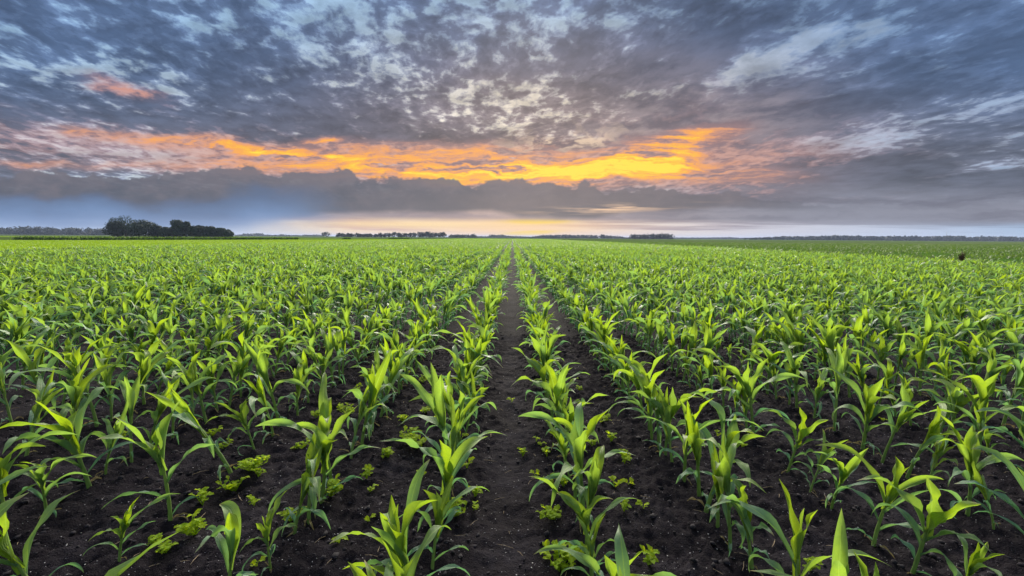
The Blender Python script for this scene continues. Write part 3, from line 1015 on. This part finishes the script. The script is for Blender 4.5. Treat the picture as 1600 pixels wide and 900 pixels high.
if BUILD:
    LEAFS = foliage_material("tree_foliage", (0.006, 0.018, 0.010), (0.018, 0.042, 0.020))
    WOODS = foliage_material("wood_foliage", (0.007, 0.016, 0.013), (0.016, 0.030, 0.022))
    BARK = plain("bark", (0.05, 0.04, 0.032), scale=6)
    CLOD = plain("clod", (0.0130, 0.0112, 0.0160), 0.9, 0.2, 0.6, 60)
    FLECK = plain("pale_fleck", (0.42, 0.40, 0.42), 0.6, 0.3, 0.4, 400)
    STRAW = plain("straw", (0.26, 0.19, 0.12), 0.7, 0.3, 0.5, 60)
    DOCK = plain("dock_brown", (0.085, 0.045, 0.028), 0.8, 0.2, 0.4, 30)
    METAL = plain("galvanised_steel", (0.28, 0.29, 0.31), 0.5, 0.5, 0.1, 3)
    GRASS = leaf_material("grass_blade", (0.075, 0.135, 0.020), (0.040, 0.085, 0.015), (0.18, 0.28, 0.03), (0.10, 0.19, 0.02), tip=False, rough=0.6, trans=0.3)
    PALE = leaf_material("pale_blade", (0.20, 0.31, 0.015), (0.15, 0.26, 0.012), (0.38, 0.53, 0.01), (0.28, 0.44, 0.01), tip=False, rough=0.6, trans=0.3)
    SEEDHEAD = leaf_material("seed_grass", (0.23, 0.23, 0.11), (0.12, 0.16, 0.05), (0.35, 0.36, 0.15), (0.2, 0.26, 0.07), tip=False, rough=0.7, trans=0.3)

    # ---- fields
    sheet("field", [(X_LEFT - 0.4, -60), (X_LEFT - 0.4, 341), (-62, 341), (-97, 197), (-119, 132), (-133, 118), (-175, 84), (-240, 40), (-240, -60)], -0.02, LEFT_CROP)
    sheet("meadow", [(-240, 40), (-175, 84), (-133, 118), (-119, 132), (-97, 197), (-62, 341), (-85, 460), (-560, 460), (-900, 300), (-900, 40)], -0.03, BANK)
    sheet("hay_strip", [(-420, 250), (-250, 262), (-120, 292), (-92, 305), (-96, 330), (-420, 322)], -0.026, LEFT_CROP)
    sheet("dark_field", [(X_RIGHT + 0.4, -60), (420, -60), (420, 214), (60, 236), (X_RIGHT + 0.4, 341)], -0.06, RIGHT_CROP)
    sheet("headland", [(60, 236), (420, 214), (520, 214), (520, 262), (120, 268)], -0.055, STUBBLE)
    sheet("far_field", [(X_LEFT, 341), (X_RIGHT + 30, 341), (300, 900), (-300, 900)], -0.05, BANK)

    # ---- blades: short crop and grass as masses
    def blades(name, pts, hgt, wid, mat, bend=0.5):
        m = len(pts)
        a = rng.uniform(0, 6.28, m)
        h = hgt * rng.uniform(0.6, 1.3, m)
        w = wid * rng.uniform(0.7, 1.3, m)
        dx, dy = np.cos(a), np.sin(a)
        lx, ly = rng.normal(0.1, bend, m) * h, rng.normal(0, bend, m) * h
        p = np.asarray(pts)
        z0 = p[:, 2]
        V = np.stack([
            np.stack([p[:, 0] - dx * w * .4, p[:, 1] - dy * w * .4, z0], 1),
            np.stack([p[:, 0] + dx * w * .4, p[:, 1] + dy * w * .4, z0], 1),
            np.stack([p[:, 0] + dx * w * .5 + lx * .4, p[:, 1] + dy * w * .5 + ly * .4, z0 + h * .6], 1),
            np.stack([p[:, 0] - dx * w * .5 + lx * .4, p[:, 1] - dy * w * .5 + ly * .4, z0 + h * .6], 1),
            np.stack([p[:, 0] + lx + dx * w * .08, p[:, 1] + ly + dy * w * .08, z0 + h * .95], 1),
            np.stack([p[:, 0] + lx - dx * w * .08, p[:, 1] + ly - dy * w * .08, z0 + h * .95], 1)], 1).reshape(-1, 3)
        b = np.arange(m)[:, None] * 6
        Q = np.concatenate([b + [0, 1, 2, 3], b + [3, 2, 4, 5]])
        uv = np.tile(np.array([[.4, 0], [.6, 0], [.6, .5], [.4, .5], [.5, .85], [.5, .85]]), (m, 1))
        t = np.repeat(np.clip(rng.normal(0.5, 0.25, m), 0, 1), 6)
        return mesh_obj(name, V, Q, mat, uv=uv, tint=t)

    def wedge(n, x0, x1, y0, y1, z, keep=None):
        x, y = rng.uniform(x0, x1, n), y0 + (y1 - y0) * rng.random(n) ** 1.6
        ok = np.abs(x) < 1.2 * y + 12
        if keep is not None:
            ok &= keep(x, y)
        return np.stack([x[ok], y[ok], np.full(ok.sum(), z)], 1)

    left_edge = lambda x, y: x > np.interp(y, [40, 84, 118, 132, 197, 341], [-240, -175, -133, -119, -97, -62])
    tag(blades("low_crop", wedge(110000, -170, X_LEFT - 0.5, 18, 200, -0.02, left_edge), 0.11, 0.07, PALE, 0.9),
        "short bright yellow-green crop beyond the edge of the corn", "low crop", kind="stuff")
    clump = lambda x, y: vnoise(x * 0.35, y * 0.35, 21) > 0.30
    tag(blades("meadow_grass", wedge(120000, X_RIGHT + 0.6, 190, 14, 200, -0.06, clump), 0.24, 0.10, GRASS, 0.6),
        "dark green grassy meadow beyond the edge of the corn", "meadow grass", kind="stuff")
    e = rng.uniform(12, 120, 2600)
    tag(blades("seed_grass", np.stack([X_RIGHT + 0.5 + np.abs(rng.normal(0, 0.7, 2600)), e, np.full(2600, -0.05)], 1), 0.62, 0.03, SEEDHEAD, 0.25),
        "pale seeding grass along the edge between corn and meadow", "tall grass", kind="stuff")
    # reeds and bushes on the ditch at the far side of the pale crop
    q = rng.random(9000)
    ey = 70 + 240 * q
    ex = np.interp(ey, [40, 84, 118, 132, 197, 341], [-240, -175, -133, -119, -97, -62])
    ok = vnoise(ey * 0.05, ey * 0.0 + 3, 5) + 0.25 * vnoise(ey * 0.4, ey * 0 + 1, 6) > 0.55
    dp = np.stack([ex - np.abs(rng.normal(0.5, 1.0, 9000)), ey, np.full(9000, -0.05)], 1)[ok]
    tag(blades("ditch_reeds", dp, 1.0, 0.28, GRASS, 0.3), "dark green reeds in broken patches along the far ditch", "reeds", kind="stuff")

    # ---- brown dock at the right-hand edge
    def dock(x, y):
        root = bpy.data.objects.new("dock_weed", None)
        C.objects.link(root)
        root.location = (x, y, -0.05)
        r = np.random.default_rng(3)
        for k in range(9):
            a, l = r.uniform(0, 6.28), r.uniform(0.03, 0.15)
            h = r.uniform(0.72, 1.04)
            pts = [(math.cos(a) * l * s, math.sin(a) * l * s, h * s) for s in (0, .35, .7, 1)]
            V, Q = tube(pts, [.009, .008, .006, .003], 5)
            st = mesh_obj("stalk", V, Q, DOCK, root)
            n = 160
            s = r.uniform(0.35, 1.0, n)
            c = np.stack([math.cos(a) * l * s, math.sin(a) * l * s, h * s], 1) + r.normal(0, 0.030, (n, 3))
            d = r.normal(size=(n, 3)); d /= np.linalg.norm(d, axis=1, keepdims=True)
            V, Q = leaf_cards(c, d, 0.022)
            mesh_obj("seed_head", V, Q, DOCK, st)
        n = 14
        Vs, Qs, us, k0_ = [], [], [], 0
        for k in range(n):
            V, Q, uv = leaf_arrays(6, 2, r.uniform(.2, .4), r.uniform(.05, .08), R(r.uniform(35, 70)), r.uniform(.6, 1.4), .01, 0, r.uniform(0, 6.28), .4, .2, .2, r.uniform(0, 6))
            Vs.append(V); Qs.append(Q + k0_); us.append(uv); k0_ += len(V)
        mesh_obj("foliage", np.concatenate(Vs), np.concatenate(Qs), GRASS, root, uv=np.concatenate(us), tint=np.full(k0_, 0.8))
        tag(root, "rusty brown seeding dock weed standing alone at the meadow edge", "weed")
    dock(X_RIGHT + 0.75, 24.4)

    # ---- trees
    def tree(x, y, h, w, seed, lobes=6, cards=1500, card=0.55, low=0.12, mat=None, z=-0.05):
        r = np.random.default_rng(seed)
        root = bpy.data.objects.new("broadleaf_tree", None)
        C.objects.link(root)
        root.location = (x, y, z)
        th = h * 0.45
        V, Q = tube([(0, 0, 0), (0.02 * h, 0, th * .5), (0.01 * h, 0.01 * h, th), (0, 0, h * .68)], [h * .028, h * .02, h * .015, h * .004], 7)
        parts_v, parts_q, n = [V], [Q], len(V)
        lb = [((0, 0, h * (0.5 + low / 2)), (w * .40, w * .40, h * (1 - low) * .47))]
        for k in range(lobes):
            a = r.uniform(0, 6.28)
            hz = r.uniform(low + 0.18, 0.84)
            rr = w * 0.5 * (1 - 0.62 * max(0, (hz - .45) / .5)) * r.uniform(.45, .72)
            c = (math.cos(a) * rr, math.sin(a) * rr, h * hz)
            s = w * r.uniform(.18, .28)
            lb.append((c, (s, s, min(s * 0.85, h * (1 - hz) * 1.0 + .1 * h))))
            V, Q = tube([(0, 0, th * r.uniform(.5, 1)), (c[0] * .5, c[1] * .5, (th + c[2]) / 2 - .02 * h), (c[0] * .9, c[1] * .9, c[2] - .02 * h)], [h * .011, h * .008, h * .003], 5)
            parts_v.append(V); parts_q.append(Q + n); n += len(V)
        mesh_obj("trunk", np.concatenate(parts_v), np.concatenate(parts_q), BARK, root)
        c, d = crown_points(r, lb, cards)
        c[:, 2] = np.clip(c[:, 2], h * low * 0.4, None)
        d = d + r.normal(0, .5, d.shape)
        d /= np.linalg.norm(d, axis=1, keepdims=True)
        V, Q = leaf_cards(c, d, card)
        mesh_obj("crown", V, Q, mat or LEAFS, root, smooth=False)
        return root

    GY = 321.0
    grove = [  # column, top row, width in pixels, depth offset, label
        (197, 335.5, 50, 0, "tallest broad dark tree at the outer end of the grove"),
        (183, 347, 30, -5, "low rounded tree in front of the tallest grove tree"),
        (228, 345.5, 44, 2, "domed dark tree beside the tallest tree of the grove"),
        (246, 352.5, 26, 5, "sloping shoulder tree just past the domed grove tree"),
        (258, 356, 20, 0, "low tree in the dip between two high grove crowns"),
        (269, 355, 18, 4, "small tree hugging the foot of the twin-topped grove tree"),
        (281, 342.5, 25, 1, "tall twin-topped tree in the middle of the grove"),
        (292, 345, 17, 3, "narrow crown leaning against the twin-topped grove tree"),
        (306, 353, 26, 0, "first bushy tree of the falling tail of the grove"),
        (318, 352.5, 24, 3, "second bushy tree in the falling tail of the grove"),
        (331, 354.5, 26, -2, "third bushy tree in the falling tail of the grove"),
        (345, 356, 22, 1, "last but one bush of the falling grove tail"),
        (356, 359.5, 17, 0, "smallest bush ending the tail of the grove"),
    ]
    for k, (px, py, wpx, dd_, lab) in enumerate(grove):
        D = GY + dd_
        x, y = gpos(px, D)
        top = ray(px, py)
        h = CAM_H + top.z / top.y * D + 0.05
        t = tree(x, y, h, wpx / F * D, 40 + k, lobes=10, cards=4200, card=0.42, low=0.0)
        tag(t, lab, "tree", "trees of the dark grove")

    rowt = [(510, 362, 19, "single round tree standing before the long horizon tree row")]
    xs_ = list(np.arange(529, 581, 5.6)) + [588, 594, 602, 608, 615, 622, 628, 635.5, 642, 648.5] + list(np.arange(655, 697, 5.5))
    rr_ = np.random.default_rng(9)
    for k, px in enumerate(xs_):
        top = 364.6 if px < 584 else (363.8 if px < 632 else (364.2 if px < 652 else 362.3))
        if 585 < px < 592:
            top = 366
        rowt.append((px + rr_.uniform(-.8, .8), top + rr_.uniform(-.9, .9), rr_.uniform(8.5, 11.5), f"{ordinal(k + 1)} tree of the long thin row on the horizon, counted from the grove"))
    for k, (px, py, wpx, lab) in enumerate(rowt):
        D = 900 + (k % 3) * 6
        x, y = gpos(px, D)
        top = ray(px, py)
        h = CAM_H + top.z / top.y * D + 0.1
        t = tree(x, y, h, wpx / F * D, 300 + k, lobes=5, cards=420, card=0.85, low=0.03, mat=WOODS, z=-0.09)
        tag(t, lab, "tree", "trees of the horizon row")

    def wood(name, prof, D, label, depth=40, card=1.2, per=26, seed=1):
        """A far wood with the treetop profile prof = [(column, row)...] at distance D."""
        r = np.random.default_rng(seed)
        px = np.array([p[0] for p in prof], float)
        hz = []
        for a, b in prof:
            d = ray(a, b)
            hz.append((d.x / d.y * D, CAM_H + d.z / d.y * D))
        hz = np.array(hz)
        width = hz[-1, 0] - hz[0, 0]
        m = max(3, int(width / (card * 1.15)))
        lb, trunks, n = [], ([], []), 0
        for k in range(m):
            x = hz[0, 0] + width * (k + r.uniform(0, 1)) / m
            H = max(2.0, np.interp(x, hz[:, 0], hz[:, 1])) * r.uniform(0.82, 1.03)
            s = r.uniform(.9, 1.6) * card * 2.6
            y = D + r.uniform(0, depth)
            lb.append(((x, y, H * .52), (s, s, H * .50)))
            lb.append(((x + r.uniform(-s, s), y - 1, H * .24), (s * 1.3, s, H * .25)))
            if k % 4 == 0:
                V, Q = tube([(x, y, -.1), (x, y, H * .6)], [.3, .15], 5)
                trunks[0].append(V); trunks[1].append(Q + n); n += len(V)
        c, d = crown_points(r, lb, m * per, 0.5)
        c[:, 2] = np.maximum(c[:, 2], 0.1)
        d = d + r.normal(0, .5, d.shape)
        d /= np.linalg.norm(d, axis=1, keepdims=True)
        V, Q = leaf_cards(c, d, card)
        V = np.concatenate([V] + trunks[0])
        Q = np.concatenate([Q] + [q_ + m * per * 4 for q_ in trunks[1]])
        o = mesh_obj(name, V, Q, WOODS, smooth=False)
        tag(o, label, "woods", kind="stuff")
        return o

    wood("woods", [(-60, 355), (0, 354), (40, 353), (80, 355.5), (120, 356), (174, 357)], 1000, "long low dark wood on the horizon beyond the grove", 60, 1.9, 60, 1)
    wood("woods", [(362, 367.5), (375, 366), (380, 364.3), (390, 364.5), (394, 363.7), (401, 364.3), (404, 366.5), (430, 367.4), (437, 365.5), (441, 367.5), (465, 367.4), (470, 366.4), (480, 367.5), (492, 366.2), (499, 368)], 2200, "faint blue far wood with two humps past the grove tail", 80, 2.6, 30, 2)
    wood("woods", [(700, 367.5), (705, 366), (730, 366.2), (740, 365.3), (743, 367.5)], 1150, "short flat-topped copse past the long tree row", 40, 1.3, 40, 3)
    wood("woods", [(743, 369), (762, 369), (766, 366.7), (786, 366.4), (792, 368.5), (815, 369), (830, 370)], 1900, "grey low wood above the end of the bare furrow", 60, 2.0, 34, 4)
    wood("woods", [(832, 369.5), (842, 368), (850, 366.8), (880, 366), (910, 366.8), (925, 366.8), (940, 367), (943, 364.8), (947, 367.2), (960, 368), (970, 368.4), (980, 370.5), (988, 371)], 1500, "long uneven grey wood with one tree poking above it", 60, 1.7, 40, 5)
    wood("woods", [(990.5, 366), (991.5, 365.2), (1004, 365.4), (1007, 366), (1020, 365), (1032, 364.4), (1052, 364.6), (1053, 366)], 1050, "square-cut dark block of trees on the horizon", 40, 1.3, 60, 6)
    wood("woods", [(1053, 371.6), (1065, 371), (1075, 371.2), (1120, 370.8), (1145, 370.2), (1160, 371.4), (1200, 371.5)], 2600, "thin pale far wood past the square block", 60, 2.8, 30, 7)
    wood("woods", [(1180, 371.8), (1215, 370.2), (1250, 368.6), (1290, 368.4), (1325, 366.9), (1340, 367.2), (1365, 368.4), (1400, 368.6), (1420, 367.6), (1450, 369), (1475, 368.6), (1490, 367.9), (1515, 368.4), (1520, 369.4), (1532, 370), (1538, 371.6), (1552, 370.4), (1564, 368.2), (1580, 369.2), (1600, 369.6), (1680, 369.5)], 1350, "long blue-green wood behind the dark meadow", 70, 2.3, 60, 8)

    # ---- the thin mast over the wood
    x, y = gpos(1478, 1380)
    root = bpy.data.objects.new("radio_mast", None)
    C.objects.link(root)
    root.location = (x, y, -0.09)
    top = ray(1478, 359.5)
    h = CAM_H + top.z / top.y * 1380
    Vs, Qs, n = [], [], 0
    for (sx, sy) in ((1, 1), (1, -1), (-1, 1), (-1, -1)):
        V, Q = tube([(sx * .55, sy * .55, 0), (sx * .3, sy * .3, h * .9)], [.10, .08], 5)
        Vs.append(V); Qs.append(Q + n); n += len(V)
    for k in range(22):
        z0, z1 = h * .9 * k / 22, h * .9 * (k + 1) / 22
        f0, f1 = .55 - .25 * k / 22, .55 - .25 * (k + 1) / 22
        for (a, b) in (((-1, -1), (1, -1)), ((1, -1), (1, 1)), ((1, 1), (-1, 1)), ((-1, 1), (-1, -1))):
            V, Q = tube([(a[0] * f0, a[1] * f0, z0), (b[0] * f1, b[1] * f1, z1)], [.04, .04], 4)
            Vs.append(V); Qs.append(Q + n); n += len(V)
    mesh_obj("lattice", np.concatenate(Vs), np.concatenate(Qs), METAL, root)
    V, Q = tube([(0, 0, h * .88), (0, 0, h)], [.12, .06], 6)
    mesh_obj("antenna", V, Q, METAL, root)
    tag(root, "thin steel radio mast rising above the long wood", "mast")

    # ---- clods, pale flecks, straw on the soil
    def near_pts(n, ymax, lift=0.0, power=1.0):
        y = 1.0 + (ymax - 1.0) * rng.random(n) ** power
        x = rng.uniform(-1, 1, n) * (1.18 * y + 0.6)
        x = np.clip(x, -9, 9)
        return np.stack([x, y, np.where((np.abs(x) < 4.1) & (y < 7.1), soil_h(x, y), soil_h(x, y) * .6 - .012) + lift], 1)
    p = near_pts(15000, 8.5, 0.0, 1.2)
    p = p[(np.abs(p[:, 0]) > 0.16) | (rng.random(len(p)) < 0.3)]
    sz = 0.0045 + 0.016 * rng.random(len(p)) ** 4
    tag(scatter_lumps("clods", p, sz, CLOD, 1, 0.75, 0.45), "dark crumbly soil clods lying between the corn rows", "soil clods", kind="stuff")
    p = near_pts(14000, 7.5, 0.003, 1.2)
    tag(scatter_lumps("pebbles", p, 0.0012 + 0.0024 * rng.random(len(p)) ** 3, FLECK, 1), "tiny pale flecks and grit scattered over the dark soil", "grit", kind="stuff")
    p = near_pts(520, 6.0, 0.006, 1.2)
    Vs, Qs, n = [], [], 0
    for q_ in p:
        a, l = rng.uniform(0, 6.28), rng.uniform(0.012, 0.05)
        dx, dy = math.cos(a) * l, math.sin(a) * l
        V, Q = tube([(q_[0] - dx, q_[1] - dy, q_[2]), (q_[0], q_[1], q_[2] + rng.uniform(.001, .006)), (q_[0] + dx, q_[1] + dy * .7, q_[2])], [.0012, .0015, .0008], 4)
        Vs.append(V); Qs.append(Q + n); n += len(V)
    tag(mesh_obj("straw_litter", np.concatenate(Vs), np.concatenate(Qs), STRAW), "short dry straw bits lying on the dark soil", "straw", kind="stuff")

    # ---- weed seedlings
    def weed_proto(seed, n_st, hmax, spread):
        r = np.random.default_rng(seed)
        root = bpy.data.objects.new("weed_seedling", None)
        C.objects.link(root)
        SV, SQ, sn = [], [], 0
        LV, LQ, LU, LT, ln = [], [], [], [], 0
        for k in range(n_st):
            a = r.uniform(0, 6.28)
            l, h = spread * r.uniform(.3, 1), hmax * r.uniform(.45, 1)
            pts = np.array([(math.cos(a) * l * s ** .8, math.sin(a) * l * s ** .8, h * s ** .8 - .005 * (s == 0)) for s in (0, .35, .7, 1)])
            V, Q = tube(pts, [.0022, .002, .0016, .001], 5)
            SV.append(V); SQ.append(Q + sn); sn += len(V)
            for q_ in range(r.integers(3, 6)):
                s = 1.0 if q_ < 2 else r.uniform(.4, .95)
                c = pts[0] + (pts[3] - pts[0]) * s
                c[2] = np.interp(s, (0, .35, .7, 1), pts[:, 2])
                L = r.uniform(.020, .036) * (1.15 if q_ < 2 else .9)
                V, Q, uv = leaf_arrays(5, 4, L, L * r.uniform(.62, .85), R(r.uniform(5, 55)), r.uniform(.5, 1.3), .003, 0, r.uniform(0, 6.28), .5, .25, .12, r.uniform(0, 6), wbase=.15)
                LV.append(V + c); LQ.append(Q + ln); LU.append(uv); LT.append(np.full(len(V), r.uniform(0, .9))); ln += len(V)
        mesh_obj("stem", np.concatenate(SV), np.concatenate(SQ), WEED, root, tint=np.full(sn, .9), uv=np.full((sn, 2), .5))
        mesh_obj("foliage", np.concatenate(LV), np.concatenate(LQ), WEED, root, uv=np.concatenate(LU), tint=np.concatenate(LT))
        return root

    big = [weed_proto(70 + k, 11 + 2 * k, 0.075, 0.075) for k in range(4)]
    mid = [weed_proto(80 + k, 5 + k, 0.055, 0.045) for k in range(4)]
    tiny = [weed_proto(90 + k, 2, 0.035, 0.02) for k in range(3)]
    WP = [(630, 663, 1), (645, 690, 2), (652, 700, 2), (607, 715, 1), (687, 618, 1), (665, 648, 1), (683, 640, 1), (683, 663, 1), (743, 775, 1), (817, 706, 1),
          (858, 755, 1), (863, 812, 2), (875, 890, 2), (890, 878, 2), (713, 812, 2), (517, 782, 2), (573, 753, 1), (495, 657, 1), (543, 648, 2), (535, 640, 2), (367, 766, 2),
          (397, 790, 1), (393, 742, 2), (317, 795, 1), (305, 838, 2), (260, 868, 1), (245, 853, 1), (333, 682, 1), (193, 683, 1), (976, 725, 1), (978, 716, 1), (975, 802, 1),
          (1006, 797, 0), (1013, 880, 1), (946, 655, 1), (938, 662, 0), (1120, 685, 0), (1266, 892, 1), (1381, 660, 0), (985, 760, 0), (880, 770, 1), (872, 690, 1), (855, 712, 0),
          (845, 700, 0), (838, 694, 0), (838, 740, 0), (740, 800, 0), (530, 850, 0), (455, 820, 1), (405, 748, 1), (580, 768, 0), (850, 865, 0), (575, 815, 0),
          (720, 690, 0), (655, 745, 0), (925, 700, 1), (560, 610, 1), (575, 590, 1), (640, 585, 0), (660, 600, 1), (905, 610, 1), (1000, 600, 0), (470, 700, 1), (350, 700, 1), (800, 625, 0),
          (400, 890, 0), (700, 740, 1), (730, 735, 0), (1160, 700, 0), (1090, 715, 0), (955, 690, 1), (960, 760, 0)]
    spots = sorted([(*hit(px, py), s) for px, py, s in WP], key=lambda t: t[1])
    seen, taken = {}, set()
    for x, y, s in spots:
        pool = (tiny, mid, big)[s]
        k = int(rng.integers(len(pool)))
        free = [q_ for q_ in range(len(pool)) if (s, q_) not in taken]
        if free:
            k = free[0]
        root = pool[k]
        if (s, k) in taken:
            src = root
            root = src.copy()
            C.objects.link(root)
            for ch in src.children:
                c = ch.copy()
                C.objects.link(c)
                c.parent = root
        taken.add((s, k))
        z = float(soil_h(x, y)) if abs(x) < 4.1 and y < 7.1 else float(soil_h(x, y)) * .6 - .012
        place(root, x, y, z, rng.uniform(0, 6.28), rng.uniform(.85, 1.25))
        f = int(math.floor(x / ROW + 0.5))
        seen[f] = seen.get(f, 0) + 1
        size = ("tiny", "small", "bushy")[s]
        if f == 0:
            lab = f"{size} weed seedling in the middle furrow, {ordinal(seen[f])} from the front"
        else:
            lab = f"{ordinal(seen[f])} weed from the front, {size}, in {ordinal(abs(f))} side furrow {'on dark meadow side' if f > 0 else 'on tree grove side'}"
        tag(root, lab, "weed", "yellow-green weed seedlings between the rows")
